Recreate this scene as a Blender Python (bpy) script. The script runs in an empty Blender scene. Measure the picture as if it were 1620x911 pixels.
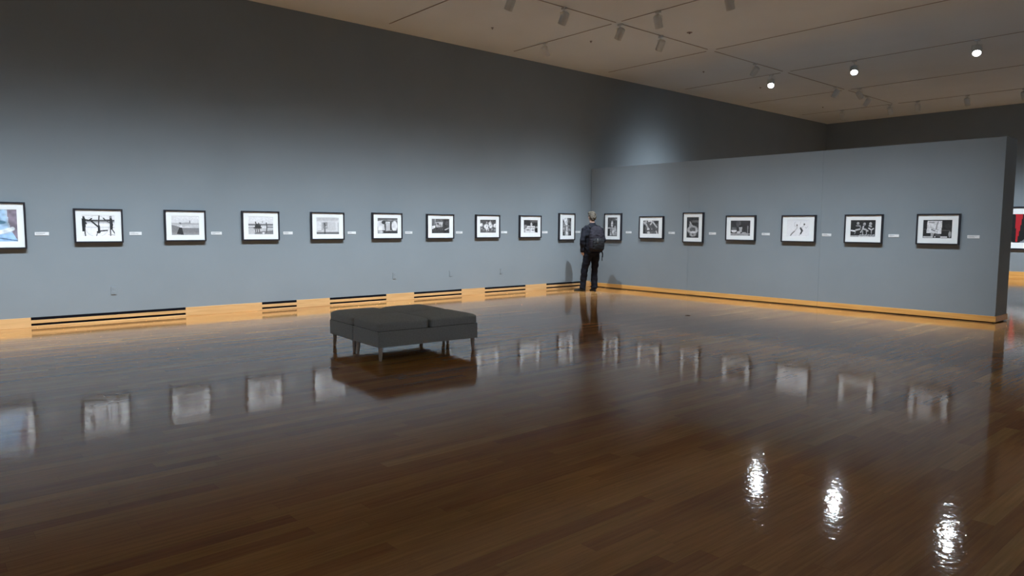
import bpy, bmesh, math, random
import numpy as np
from mathutils import Vector, Matrix, noise
random.seed(7)
PI = math.pi
COL = bpy.context.scene.collection
SC = bpy.context.scene

# ------------------------------------------------------------------ camera
F_PX, YAW, PITCH, ROLL = 1116.67, 0.8571, 0.08652, 0.00598
cam_d = bpy.data.cameras.new('camera'); cam = bpy.data.objects.new('camera', cam_d); COL.objects.link(cam)
fw = Vector((math.cos(YAW)*math.cos(PITCH), math.sin(YAW)*math.cos(PITCH), -math.sin(PITCH)))
rt = fw.cross(Vector((0, 0, 1))).normalized(); up = rt.cross(fw)
c_, s_ = math.cos(ROLL), math.sin(ROLL)
r2 = rt*c_ + up*s_; u2 = up*c_ - rt*s_
M = Matrix((r2, u2, -fw)).transposed().to_4x4(); M.translation = Vector((0, 0, 1.45))
cam.matrix_world = M
cam_d.sensor_width = 36; cam_d.lens = 36*F_PX/1620
cam_d.clip_start = 0.05; cam_d.clip_end = 200
SC.camera = cam

# ------------------------------------------------------------------ world and exposure
w = bpy.data.worlds.new('world'); SC.world = w; w.use_nodes = True
w.node_tree.nodes['Background'].inputs[0].default_value = (0.5, 0.55, 0.6, 1)
w.node_tree.nodes['Background'].inputs[1].default_value = 0.0
SC.view_settings.view_transform = 'Standard'; SC.view_settings.look = 'None'
SC.view_settings.exposure = 0.0; SC.view_settings.gamma = 1; SC.view_settings.use_curve_mapping = False

# light levels of the track lamps (watts)
P_LEFT = 960; P_PART = 760; P_BACK = 1250; P_FILL = 1850
WHITE = (0.86, 0.985, 1.08)

# ------------------------------------------------------------------ room numbers
WY = 11.842            # long wall plane
PX = 12.773            # partition face
BX = 24.88             # back wall plane
HC = 5.1126            # ceiling
PH = 2.86              # partition height
PEND = 3.31; PTH = 0.58
X0, Y0 = -6.0, -7.0

# ------------------------------------------------------------------ materials
def new_mat(name):
    m = bpy.data.materials.new(name); m.use_nodes = True
    return m, m.node_tree.nodes, m.node_tree.links, m.node_tree.nodes['Principled BSDF']
def mat(name, col, rough=0.6, metal=0.0, bump=None, var=0.0, vscale=5.0, coat=0.0, spec=0.5):
    m, n, l, b = new_mat(name)
    b.inputs['Roughness'].default_value = rough; b.inputs['Metallic'].default_value = metal
    b.inputs['Coat Weight'].default_value = coat; b.inputs['Specular IOR Level'].default_value = spec
    tc = n.new('ShaderNodeTexCoord')
    nz = n.new('ShaderNodeTexNoise'); nz.inputs['Scale'].default_value = vscale; nz.inputs['Detail'].default_value = 4
    l.new(tc.outputs['Object'], nz.inputs['Vector'])
    rp = n.new('ShaderNodeValToRGB')
    rp.color_ramp.elements[0].position = 0.3; rp.color_ramp.elements[1].position = 0.7
    rp.color_ramp.elements[0].color = tuple(c*(1-var) for c in col)+(1,)
    rp.color_ramp.elements[1].color = tuple(min(1, c*(1+var)) for c in col)+(1,)
    l.new(nz.outputs['Fac'], rp.inputs['Fac']); l.new(rp.outputs['Color'], b.inputs['Base Color'])
    if bump:
        n2 = n.new('ShaderNodeTexNoise'); n2.inputs['Scale'].default_value = bump[0]; n2.inputs['Detail'].default_value = 3
        l.new(tc.outputs['Object'], n2.inputs['Vector'])
        bp = n.new('ShaderNodeBump'); bp.inputs['Strength'].default_value = bump[1]; bp.inputs['Distance'].default_value = bump[2]
        l.new(n2.outputs['Fac'], bp.inputs['Height']); l.new(bp.outputs['Normal'], b.inputs['Normal'])
    return m
M_WALL = mat('wall_fabric_paint', (0.222, 0.256, 0.284), 0.85, var=0.03, vscale=1.2, bump=(260, 0.25, 0.004), spec=0.25)
M_CEIL = mat('ceiling_paint', (0.74, 0.78, 0.79), 0.9, var=0.03, vscale=0.8, spec=0.2)
M_BLACKREC = mat('dark_recess', (0.006, 0.006, 0.009), 0.95, var=0.1, spec=0.05)  # shade of the grille slots painted near-black; also colours the socket lid
M_FRAME = mat('black_lacquered_wood', (0.016, 0.015, 0.022), 0.35, var=0.15, vscale=12, bump=(90, 0.1, 0.002))
M_MAT = mat('white_mat_board', (0.84, 0.86, 0.87), 0.9, var=0.008, vscale=3, spec=0.2)
M_PAPER = mat('label_card', (0.72, 0.74, 0.76), 0.8, var=0.02)
M_INK = mat('label_ink', (0.30, 0.31, 0.33), 0.8)
M_OUTLET = mat('outlet_paint', (0.29, 0.325, 0.35), 0.5, var=0.02)
M_TRACK = mat('track_channel', (0.30, 0.26, 0.24), 0.6, var=0.05)
M_CAN = mat('lamp_housing_grey', (0.60, 0.62, 0.61), 0.5, var=0.04, vscale=20)
M_CAN_LIT = mat('lamp_housing_lit', (0.74, 0.74, 0.72), 0.5, var=0.03, vscale=20)  # lighter copy of the grey housing, with the light on it painted in
M_UPH = mat('charcoal_upholstery', (0.44, 0.485, 0.505), 0.95, var=0.10, vscale=60, bump=(500, 0.5, 0.003), spec=0.2)
M_PIPE = mat('upholstery_seam', (0.03, 0.03, 0.03), 0.9, var=0.1)
M_LEG = mat('greyed_wood_leg', (0.58, 0.50, 0.44), 0.5, var=0.12, vscale=18)
M_SKIN = mat('skin', (0.55, 0.34, 0.26), 0.55, var=0.05, vscale=15)
M_HAIR = mat('grey_blond_hair', (0.078, 0.064, 0.048), 0.8, var=0.6, vscale=28, bump=(60, 0.8, 0.01))
M_JACKET = mat('black_navy_jacket', (0.015, 0.016, 0.022), 0.95, var=0.2, vscale=9, bump=(14, 0.5, 0.02), spec=0.12)
M_TROUS = mat('navy_black_trousers', (0.012, 0.013, 0.019), 0.95, var=0.2, vscale=8, bump=(10, 0.5, 0.02), spec=0.12)
M_SHOE = mat('black_shoe_leather', (0.013, 0.013, 0.014), 0.4, var=0.2)
M_PACK = mat('backpack_nylon', (0.024, 0.022, 0.029), 0.85, var=0.15, vscale=10, bump=(25, 0.4, 0.01), spec=0.12)
M_PACKD = mat('backpack_nylon_dark', (0.016, 0.016, 0.018), 0.7, var=0.15, vscale=10, spec=0.12)
M_PULL = mat('zip_pull_grey', (0.22, 0.22, 0.22), 0.5)
M_CARDB = mat('partition_core', (0.03, 0.03, 0.035), 0.8)
M_SPRK = mat('sprinkler_bronze', (0.24, 0.19, 0.17), 0.5)

def lamp_mat(name, strength):
    m, n, l, b = new_mat(name)
    b.inputs['Base Color'].default_value = (1, 1, 1, 1)
    b.inputs['Emission Color'].default_value = (0.96, 0.98, 1.0, 1)
    # reflector lamp: brightest along its axis, falling off to the side
    g = n.new('ShaderNodeNewGeometry'); d = n.new('ShaderNodeVectorMath'); d.operation = 'DOT_PRODUCT'
    l.new(g.outputs['Incoming'], d.inputs[0]); l.new(g.outputs['Normal'], d.inputs[1])
    p = n.new('ShaderNodeMath'); p.operation = 'POWER'; p.inputs[1].default_value = 2.5; l.new(d.outputs['Value'], p.inputs[0])
    k = n.new('ShaderNodeMath'); k.operation = 'MULTIPLY'; k.inputs[1].default_value = strength; l.new(p.outputs[0], k.inputs[0])
    l.new(k.outputs[0], b.inputs['Emission Strength'])
    return m
M_LENS = lamp_mat('lamp_lens_lit', 85.0)

def glass_mat():
    m, n, l, b = new_mat('picture_glazing'); n.remove(b)
    out = n['Material Output']; tr = n.new('ShaderNodeBsdfTransparent'); gl = n.new('ShaderNodeBsdfGlossy')
    gl.inputs['Roughness'].default_value = 0.02; gl.inputs['Color'].default_value = (1, 1, 1, 1)
    lw = n.new('ShaderNodeLayerWeight'); lw.inputs['Blend'].default_value = 0.5
    pw = n.new('ShaderNodeMath'); pw.operation = 'POWER'; pw.inputs[1].default_value = 5.0; l.new(lw.outputs['Facing'], pw.inputs[0])
    fr = n.new('ShaderNodeMath'); fr.operation = 'MULTIPLY_ADD'; fr.inputs[1].default_value = 0.90; fr.inputs[2].default_value = 0.035; l.new(pw.outputs[0], fr.inputs[0])
    mx = n.new('ShaderNodeMixShader'); l.new(fr.outputs[0], mx.inputs[0]); l.new(tr.outputs[0], mx.inputs[1]); l.new(gl.outputs[0], mx.inputs[2])
    l.new(mx.outputs[0], out.inputs['Surface']); return m
M_GLASS = glass_mat()

def wood_trim(name, a, b_, axis):
    m, n, l, b = new_mat(name)
    tc = n.new('ShaderNodeTexCoord'); mp = n.new('ShaderNodeMapping')
    mp.inputs['Scale'].default_value = (0.7, 12, 12) if axis == 'x' else (12, 0.7, 12)
    nz = n.new('ShaderNodeTexNoise'); nz.inputs['Scale'].default_value = 2.2; nz.inputs['Detail'].default_value = 6; nz.inputs['Distortion'].default_value = 0.6
    rp = n.new('ShaderNodeValToRGB'); rp.color_ramp.elements[0].position = 0.32; rp.color_ramp.elements[1].position = 0.68
    rp.color_ramp.elements[0].color = a+(1,); rp.color_ramp.elements[1].color = b_+(1,)
    l.new(tc.outputs['Object'], mp.inputs['Vector']); l.new(mp.outputs[0], nz.inputs['Vector'])
    l.new(nz.outputs['Fac'], rp.inputs['Fac']); l.new(rp.outputs[0], b.inputs['Base Color'])
    b.inputs['Roughness'].default_value = 0.35
    return m
M_BASE = wood_trim('oak_baseboard_long', (0.56, 0.32, 0.130), (0.68, 0.42, 0.195), 'x')
M_BASEP = wood_trim('oak_baseboard_partition', (0.60, 0.29, 0.075), (0.76, 0.42, 0.13), 'y')

def floor_mat():
    m, n, l, b = new_mat('varnished_plank_floor')
    tc = n.new('ShaderNodeTexCoord'); sx = n.new('ShaderNodeSeparateXYZ'); l.new(tc.outputs['Object'], sx.inputs[0])
    def math_(op, a, bv=None, c=None):
        k = n.new('ShaderNodeMath'); k.operation = op
        for i, v in enumerate((a, bv, c)):
            if v is None: continue
            if isinstance(v, (int, float)): k.inputs[i].default_value = v
            else: l.new(v, k.inputs[i])
        return k.outputs[0]
    BW, BL = 0.098, 1.35
    yy = math_('DIVIDE', sx.outputs['Y'], BW); row = math_('FLOOR', yy); fy = math_('FRACT', yy)
    wn = n.new('ShaderNodeTexWhiteNoise'); wn.noise_dimensions = '1D'; l.new(row, wn.inputs['W'])
    off = math_('MULTIPLY', wn.outputs['Value'], 7.3)
    xx = math_('ADD', math_('DIVIDE', sx.outputs['X'], BL), off); colm = math_('FLOOR', xx); fx = math_('FRACT', xx)
    cb = n.new('ShaderNodeCombineXYZ'); l.new(row, cb.inputs[0]); l.new(colm, cb.inputs[1])
    w2 = n.new('ShaderNodeTexWhiteNoise'); w2.noise_dimensions = '3D'; l.new(cb.outputs[0], w2.inputs['Vector'])
    # board tone
    rp = n.new('ShaderNodeValToRGB'); e = rp.color_ramp
    e.elements[0].position = 0.0; e.elements[0].color = (0.35, 0.150, 0.055, 1)
    e.elements[1].position = 1.0; e.elements[1].color = (0.60, 0.345, 0.120, 1)
    for p_, c_ in ((0.12, (0.42, 0.190, 0.064, 1)), (0.5, (0.47, 0.225, 0.072, 1)), (0.9, (0.52, 0.265, 0.085, 1))):
        k = e.elements.new(p_); k.color = c_
    l.new(w2.outputs['Value'], rp.inputs['Fac'])
    # grain
    mp = n.new('ShaderNodeMapping'); mp.inputs['Scale'].default_value = (1.2, 26, 1)
    ad = n.new('ShaderNodeVectorMath'); ad.operation = 'ADD'; l.new(tc.outputs['Object'], ad.inputs[0]); 
    sc = n.new('ShaderNodeVectorMath'); sc.operation = 'SCALE'; sc.inputs['Scale'].default_value = 3.0
    l.new(w2.outputs['Color'], sc.inputs[0]); l.new(sc.outputs[0], ad.inputs[1]); l.new(ad.outputs[0], mp.inputs['Vector'])
    gn = n.new('ShaderNodeTexNoise'); gn.inputs['Scale'].default_value = 2.0; gn.inputs['Detail'].default_value = 5; gn.inputs['Distortion'].default_value = 0.4
    l.new(mp.outputs[0], gn.inputs['Vector'])
    gr = n.new('ShaderNodeMapRange'); gr.inputs['From Min'].default_value = 0.3; gr.inputs['From Max'].default_value = 0.7
    gr.inputs['To Min'].default_value = 0.80; gr.inputs['To Max'].default_value = 1.15; l.new(gn.outputs['Fac'], gr.inputs['Value'])
    # large slow variation of the stock
    bn = n.new('ShaderNodeTexNoise'); bn.inputs['Scale'].default_value = 0.6; bn.inputs['Detail'].default_value = 3; l.new(tc.outputs['Object'], bn.inputs['Vector'])
    br = n.new('ShaderNodeMapRange'); br.inputs['From Min'].default_value = 0.35; br.inputs['From Max'].default_value = 0.65
    br.inputs['To Min'].default_value = 0.86; br.inputs['To Max'].default_value = 1.12; l.new(bn.outputs['Fac'], br.inputs['Value'])
    # joints
    ey = math_('LESS_THAN', math_('MINIMUM', fy, math_('SUBTRACT', 1.0, fy)), 0.010)
    ex = math_('LESS_THAN', math_('MINIMUM', fx, math_('SUBTRACT', 1.0, fx)), 0.0009)
    jn = math_('MAXIMUM', ex, ey); jm = math_('SUBTRACT', 1.0, math_('MULTIPLY', jn, 0.22))
    tot = math_('MULTIPLY', math_('MULTIPLY', gr.outputs[0], br.outputs[0]), jm)
    s2 = n.new('ShaderNodeVectorMath'); s2.operation = 'SCALE'; l.new(rp.outputs[0], s2.inputs[0]); l.new(tot, s2.inputs['Scale'])
    l.new(s2.outputs[0], b.inputs['Base Color'])
    b.inputs['Roughness'].default_value = 0.05
    b.inputs['IOR'].default_value = 1.50
    # waviness of the varnish: every board a little tilted, ripples running along the boards
    m3 = n.new('ShaderNodeMapping'); m3.inputs['Scale'].default_value = (1.6, 9, 1); l.new(tc.outputs['Object'], m3.inputs['Vector'])
    n3 = n.new('ShaderNodeTexNoise'); n3.inputs['Scale'].default_value = 1.6; n3.inputs['Detail'].default_value = 2.5; l.new(m3.outputs[0], n3.inputs['Vector'])
    n4 = n.new('ShaderNodeTexNoise'); n4.inputs['Scale'].default_value = 11; n4.inputs['Detail'].default_value = 2; n4.inputs['Roughness'].default_value = 0.45; n4.inputs['Distortion'].default_value = 1.6; l.new(tc.outputs['Object'], n4.inputs['Vector'])
    n5 = n.new('ShaderNodeTexNoise'); n5.inputs['Scale'].default_value = 34; n5.inputs['Detail'].default_value = 1; n5.inputs['Distortion'].default_value = 0.8; l.new(tc.outputs['Object'], n5.inputs['Vector'])
    h = math_('ADD', math_('ADD', math_('MULTIPLY', n3.outputs['Fac'], 0.00004), math_('MULTIPLY', n4.outputs['Fac'], 0.00062)), math_('MULTIPLY', n5.outputs['Fac'], 0.00027))
    bp = n.new('ShaderNodeBump'); bp.inputs['Strength'].default_value = 1.0; bp.inputs['Distance'].default_value = 1.0
    l.new(h, bp.inputs['Height']); l.new(bp.outputs['Normal'], b.inputs['Normal'])
    return m
M_FLOOR = floor_mat()

def art_mat():
    m, n, l, b = new_mat('photographic_print')
    at = n.new('ShaderNodeAttribute'); at.attribute_name = 'tone'; l.new(at.outputs['Color'], b.inputs['Base Color'])
    b.inputs['Roughness'].default_value = 0.6; b.inputs['Specular IOR Level'].default_value = 0.2
    return m
M_ART = art_mat()

# ------------------------------------------------------------------ mesh helpers
def obj(name, bm, m, parent=None, smooth=False, loc=None):
    me = bpy.data.meshes.new(name); bm.normal_update(); bm.to_mesh(me); bm.free()
    if isinstance(m, (list, tuple)):
        for k in m: me.materials.append(k)
    else: me.materials.append(m)
    if smooth:
        for p in me.polygons: p.use_smooth = True
    o = bpy.data.objects.new(name, me); COL.objects.link(o)
    if parent: o.parent = parent
    if loc: o.location = loc
    return o
def box(bm, x0, x1, y0, y1, z0, z1, bev=0.0, seg=2, mi=0):
    r = bmesh.ops.create_cube(bm, size=1)
    vs = r['verts']
    for v in vs:
        v.co = Vector(((x0+x1)/2+v.co.x*(x1-x0), (y0+y1)/2+v.co.y*(y1-y0), (z0+z1)/2+v.co.z*(z1-z0)))
    fs = {f for v in vs for f in v.link_faces}
    for f in fs: f.material_index = mi
    if bev:
        es = {e for v in vs for e in v.link_edges}
        bmesh.ops.bevel(bm, geom=list(es), offset=bev, segments=seg, profile=0.5, affect='EDGES')
    return vs
def tube(bm, path, radii, n=12, cap=True):
    """round tube through points; radii: number, or list of numbers / (rx, ry)"""
    rings = []
    for i, p in enumerate(path):
        p = Vector(p)
        a = Vector(path[max(0, i-1)]); b = Vector(path[min(len(path)-1, i+1)])
        d = (b-a).normalized()
        ref = Vector((0, 1, 0)) if abs(d.z) > 0.75 else Vector((0, 0, 1))
        u = ref.cross(d).normalized(); v = d.cross(u).normalized()
        r = radii[i] if isinstance(radii, (list, tuple)) else radii
        rx, ry = r if isinstance(r, (list, tuple)) else (r, r)
        rings.append([bm.verts.new(p+u*math.cos(t)*rx+v*math.sin(t)*ry) for t in [2*PI*k/n for k in range(n)]])
    for a, b in zip(rings, rings[1:]):
        for k in range(n): bm.faces.new((a[k], a[(k+1) % n], b[(k+1) % n], b[k]))
    if cap: bm.faces.new(rings[0][::-1]); bm.faces.new(rings[-1])
    return rings
def loft(bm, rings, n=24):
    """rings: (cx, cy, cz, rx, ry[, power]) horizontal super-ellipses stacked"""
    R = []
    for r in rings:
        cx, cy, cz, rx, ry = r[:5]; pw = r[5] if len(r) > 5 else 1.0
        L = []
        for k in range(n):
            t = 2*PI*k/n; c, s = math.cos(t), math.sin(t)
            L.append(bm.verts.new((cx+rx*math.copysign(abs(c)**pw, c), cy+ry*math.copysign(abs(s)**pw, s), cz)))
        R.append(L)
    for a, b in zip(R, R[1:]):
        for k in range(n): bm.faces.new((a[k], a[(k+1) % n], b[(k+1) % n], b[k]))
    bm.faces.new(R[0][::-1]); bm.faces.new(R[-1])
def ball(bm, c, r, seg=20):
    rx, ry, rz = r if isinstance(r, (tuple, list)) else (r, r, r)
    bmesh.ops.create_uvsphere(bm, u_segments=seg, v_segments=seg//2, radius=1, matrix=Matrix.Translation(c) @ Matrix.Diagonal((rx, ry, rz, 1)))
def remesh(name, bm, m, voxel, parent=None, smooth_it=6, wrinkle=None):
    """fuse overlapping volumes into one continuous skin"""
    bmesh.ops.recalc_face_normals(bm, faces=bm.faces)
    o = obj(name+'_src', bm, m)
    md = o.modifiers.new('r', 'REMESH'); md.mode = 'VOXEL'; md.voxel_size = voxel
    ms = o.modifiers.new('s', 'SMOOTH'); ms.factor = 0.5; ms.iterations = smooth_it
    dg = bpy.context.evaluated_depsgraph_get(); dg.update()
    me = bpy.data.meshes.new_from_object(o.evaluated_get(dg)); me.name = name
    bpy.data.objects.remove(o)
    if wrinkle:
        a, f = wrinkle
        for v, nm in zip(me.vertices, [Vector(v.normal) for v in me.vertices]):
            d = noise.noise(Vector((v.co.x*f, v.co.y*f, v.co.z*f*1.7)))
            v.co += nm*a*d
    for p in me.polygons: p.use_smooth = True
    if not me.materials: me.materials.append(m)
    q = bpy.data.objects.new(name, me); COL.objects.link(q)
    if parent: q.parent = parent
    return q
def thing(name, label, cat, loc=(0, 0, 0), rotz=0.0, group=None):
    o = bpy.data.objects.new(name, None); COL.objects.link(o); o.empty_display_size = 0.1
    o.location = loc; o.rotation_euler = (0, 0, rotz); o['label'] = label; o['category'] = cat
    if group: o['group'] = group
    return o
def tag(o, label, cat, group=None):
    o['label'] = label; o['category'] = cat
    if group: o['group'] = group
    return o
def struct(name, bm, m):
    o = obj(name, bm, m); o['kind'] = 'structure'; return o

# ------------------------------------------------------------------ the room
bm = bmesh.new(); box(bm, X0, BX+0.2, Y0, WY+0.2, -0.2, 0); struct('floor', bm, M_FLOOR)
bm = bmesh.new(); box(bm, X0, BX+0.2, Y0, WY+0.2, HC, HC+0.2); struct('ceiling', bm, M_CEIL)
bm = bmesh.new(); box(bm, X0, BX+0.2, WY, WY+0.2, 0, HC); struct('wall_left', bm, M_WALL)
bm = bmesh.new(); box(bm, BX, BX+0.2, Y0, WY, 0, HC); struct('wall_back', bm, M_WALL)
bm = bmesh.new(); box(bm, X0, BX+0.2, Y0-0.2, Y0, 0, HC); struct('wall_right', bm, M_WALL)
bm = bmesh.new(); box(bm, X0-0.2, X0, Y0, WY, 0, HC); struct('wall_front', bm, M_WALL)

# partition: three butted panels clear of the floor; dark core paints the gap's shade
bm = bmesh.new()
segs = [(8.992, WY-0.018), (6.118, 8.991), (PEND, 6.117)]
for a, b in segs: box(bm, PX, PX+PTH, a, b, 0.022, PH, bev=0.0012, seg=1)
box(bm, PX+0.02, PX+PTH-0.02, PEND+0.03, WY-0.02, 0.0, PH-0.01, mi=1)
struct('wall_partition', bm, [M_WALL, M_CARDB])
bm = bmesh.new()
for a, b in segs:
    box(bm, PX-0.014, PX+0.001, a+0.001, b-0.001, 0.020, 0.110, bev=0.002, seg=1)
    box(bm, PX+PTH-0.001, PX+PTH+0.014, a+0.001, b-0.001, 0.020, 0.110, bev=0.002, seg=1)
box(bm, PX-0.014, PX+PTH+0.014, PEND-0.014, PEND+0.001, 0.020, 0.110, bev=0.002, seg=1)
struct('baseboard_partition', bm, M_BASEP)

# long wall baseboard: solid oak with grille openings between
VENT = [(1.33, 3.38), (4.61, 5.23), (5.86, 7.04), (7.67, 8.85), (9.47, 10.65), (11.30, 12.50)]
bm = bmesh.new(); x = X0
for a, b in VENT+[(BX, BX)]:
    box(bm, x, a, WY-0.016, WY+0.001, 0.0, 0.141, bev=0.002, seg=1); x = b
struct('baseboard_left', bm, M_BASE)
vl = ['longest slotted oak air grille, at the left under the hoop photograph',
      'shortest slotted oak air grille, under the third framed landscape print',
      'slotted oak air grille in the baseboard directly behind the benches on the left',
      'slotted oak air grille in the baseboard behind the right half of the benches',
      'slotted oak air grille in the baseboard just right of the benches',
      'slotted oak air grille in the corner at the standing visitor\'s feet']
for (a, b), lb in zip(VENT, vl):
    t = thing('air_grille', lb, 'vent', (a, WY, 0), group='air grilles in the long wall baseboard')
    L = b-a
    bm = bmesh.new(); box(bm, 0, L, -0.003, 0.0005, 0, 0.141); obj('slot_shade', bm, M_BLACKREC, t)  # flat black plate, the slots' shade put into its colour
    for z0, z1 in ((0.0, 0.024), (0.055, 0.102)):
        bm = bmesh.new(); box(bm, 0, L, -0.016, -0.003, z0, z1, bev=0.0015, seg=1); obj('rail', bm, M_BASE, t)

bm = bmesh.new(); box(bm, BX-0.018, BX, Y0, WY-0.02, 0, 0.22, bev=0.003, seg=1); struct('baseboard_back', bm, M_BASEP)
bm = bmesh.new(); box(bm, X0+0.02, BX-0.02, Y0, Y0+0.018, 0, 0.141, bev=0.002, seg=1); struct('baseboard_right', bm, M_BASE)
bm = bmesh.new(); box(bm, X0, X0+0.018, Y0+0.02, WY-0.02, 0, 0.141, bev=0.002, seg=1); struct('baseboard_front', bm, M_BASEP)

# ------------------------------------------------------------------ lighting tracks in the ceiling
TY = 8.645; TX = [0.8, 3.85, 6.93, 9.93, 12.90, 15.95, 19.15, 22.28]
def track(x0, x1, y0, y1, lab):
    bm = bmesh.new(); box(bm, x0, x1, y0, y1, HC-0.007, HC-0.0005, bev=0.002, seg=1)
    return tag(obj('lighting_track', bm, M_TRACK), lab, 'track', 'slim lighting tracks in the ceiling')
hw = 0.011
names = ['behind the viewer', 'above the second photograph, outside the frame at the top', 'nearest the top left of the ceiling in the photo', 'second from the left, crossing in front of the partition', 'passing over the top of the partition', 'carrying the three glowing lamps', 'just beyond the glowing lamps', 'farthest, nearest the back wall']
for X, nm in zip(TX, names):
    track(X-hw, X+hw, TY+0.12, 11.45, 'track toward the long wall, '+nm)
    track(X-hw, X+hw, -5.5, TY-0.12, 'track away from the long wall, '+nm)
pl = ['outside the frame', 'outside the frame', 'above the photo\'s top edge', 'at the top left, before the first crossing', 'over the standing visitor', 'just beyond the partition corner', 'just beyond the nearest glowing lamp', 'farthest, near the back corner']
for i in range(len(TX)-1):
    track(TX[i]+(0.02 if i == 2 else 0.13), TX[i+1]-(0.02 if i+1 == 3 else 0.13), TY-hw, TY+hw, 'ceiling track parallel to the long wall, '+pl[i+1])

for (x, y, lb) in ((8.49, 10.40, 'small bronze ceiling sprinkler nearest the top left of the ceiling'), (10.53, 9.82, 'small bronze ceiling sprinkler above the standing visitor'), (14.49, 9.90, 'small bronze ceiling sprinkler beyond the partition corner'), (11.44, 8.15, 'widest bronze ceiling sprinkler cover, beside the track right of the crossing'), (17.2, 10.0, 'small bronze ceiling sprinkler behind the nearest glowing lamp'), (21.3, 10.3, 'small bronze ceiling sprinkler closest to the far back corner')):
    t = thing('ceiling_sprinkler', lb, 'sprinkler', (x, y, HC), group='sprinklers in the gallery ceiling')
    k = 2.0 if y == 8.15 else 1.0
    bm = bmesh.new(); tube(bm, [(0, 0, -0.0005), (0, 0, -0.006), (0, 0, -0.008)], [0.026*k, 0.026*k, 0.018*k], 20); obj('cover_plate', bm, M_SPRK, t)
    bm = bmesh.new(); tube(bm, [(0, 0, -0.008), (0, 0, -0.022), (0, 0, -0.024), (0, 0, -0.027)], [0.009, 0.006, 0.017, 0.017], 14); obj('deflector', bm, M_SPRK, t)

# ------------------------------------------------------------------ track lamps
def spot_head(x, y, aim, label, power=0, expo=14, lit=True, hm=None, blend=0.4, drop=0.17, rad=0.068, ln=0.20):
    size = 150
    hm = hm or M_CAN
    t = thing('track_lamp', label, 'spotlight', (x, y, HC-0.007), group='spotlights hanging from the ceiling tracks')
    c = Vector((0, 0, -drop)); d = (Vector(aim)-Vector((x, y, HC-0.007-drop))).normalized()
    bm = bmesh.new(); box(bm, -0.018, 0.018, -0.05, 0.05, -0.03, -0.0005, bev=0.004); obj('adapter', bm, hm, t)
    bm = bmesh.new(); tube(bm, [(0, 0, -0.028), (0, 0, -drop+rad+0.012)], 0.008, 10); obj('stem', bm, hm, t)
    # yoke arms hold the housing at its sides
    side = d.cross(Vector((0, 0, 1)))
    side = side.normalized() if side.length > 1e-3 else Vector((1, 0, 0))
    bm = bmesh.new(); top = Vector((0, 0, -drop+rad+0.014))
    for s in (-1, 1): tube(bm, [top, top+side*s*(rad+0.008), c+side*s*(rad+0.008)], 0.005, 8)
    obj('yoke', bm, hm, t)
    # housing: open can with rounded back
    bk, fr = c-d*ln*0.45, c+d*ln*0.55
    bm = bmesh.new()
    prof = [(-0.02, 0.2), (-0.012, 0.7), (0.0, 0.92), (0.02, 1.0), (ln-0.002, 1.0), (ln, 0.97), (ln, 0.90), (ln-0.02, 0.88)]
    u = side; v = d.cross(u).normalized(); n = 28; rings = []
    for a, rr in prof:
        rings.append([bm.verts.new(bk+d*a+(u*math.cos(2*PI*k/n)+v*math.sin(2*PI*k/n))*rad*rr) for k in range(n)])
    for a, b in zip(rings, rings[1:]):
        for k in range(n): bm.faces.new((a[k], a[(k+1) % n], b[(k+1) % n], b[k]))
    bm.faces.new(rings[0][::-1]); bm.faces.new(rings[-1])
    obj('housing', bm, hm, t, smooth=True)
    bm = bmesh.new(); p0 = bk+d*(ln-0.019)
    vs = [bm.verts.new(p0+(u*math.cos(2*PI*k/n)+v*math.sin(2*PI*k/n))*rad*0.87) for k in range(n)]
    ctr = bm.verts.new(p0+d*0.008)
    for k in range(n): bm.faces.new((vs[k], vs[(k+1) % n], ctr))
    bmesh.ops.recalc_face_normals(bm, faces=bm.faces)
    obj('lens', bm, M_LENS if lit else hm, t, smooth=True)
    if power:
        ld = bpy.data.lights.new('lamp_beam', 'SPOT'); ld.energy = power; ld.spot_size = math.radians(size); ld.spot_blend = blend
        ld.shadow_soft_size = 0.045; ld.color = WHITE
        # reflector lamp: intensity falls off as a power of the cosine from the beam axis
        ld.use_nodes = True; nt = ld.node_tree; em = nt.nodes['Emission']
        tc = nt.nodes.new('ShaderNodeTexCoord'); sp = nt.nodes.new('ShaderNodeSeparateXYZ'); nt.links.new(tc.outputs['Normal'], sp.inputs[0])
        ab = nt.nodes.new('ShaderNodeMath'); ab.operation = 'ABSOLUTE'; nt.links.new(sp.outputs['Z'], ab.inputs[0])
        po = nt.nodes.new('ShaderNodeMath'); po.operation = 'POWER'; po.inputs[1].default_value = expo; nt.links.new(ab.outputs[0], po.inputs[0])
        nt.links.new(po.outputs[0], em.inputs['Strength'])
        lo = bpy.data.objects.new('lamp_beam', ld); COL.objects.link(lo); lo.parent = t
        lo.matrix_local = Matrix.Translation(fr+d*0.02) @ d.to_track_quat('-Z', 'Y').to_matrix().to_4x4()
    return t
# washing the long wall
ZA = -0.1; ZP = -0.9
for X, dx, lb in ((-4.6, 0, 'track lamp outside the frame, first over the long wall'), (-3.3, 0, 'track lamp outside the frame, second over the long wall'),
        (-2.0, 0, 'track lamp outside the frame, third over the long wall'), (-0.6, 0, 'track lamp outside the frame, fourth over the long wall'),
        (0.7, 0, 'track lamp outside the frame, fifth over the long wall'), (2.1, 0, 'track lamp outside the frame, over the wheel photograph'),
        (3.4, 0, 'track lamp outside the frame, over the seated-woman photograph'), (4.8, 0, 'track lamp outside the frame, over the chariot photograph'),
        (6.1, 0, 'track lamp outside the frame, over the pale room photograph'),
        (7.42, 0.0, 'grey cylindrical track lamp cut off by the top edge of the photo, leftmost in view'),
        (8.60, 0.25, 'grey cylindrical track lamp hanging from the long track, second from the left'),
        (10.03, 0.2, 'grey cylindrical track lamp hanging just below the first track crossing')):
    spot_head(X, TY, (X+dx, WY, ZA), lb, P_LEFT, 20)
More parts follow.
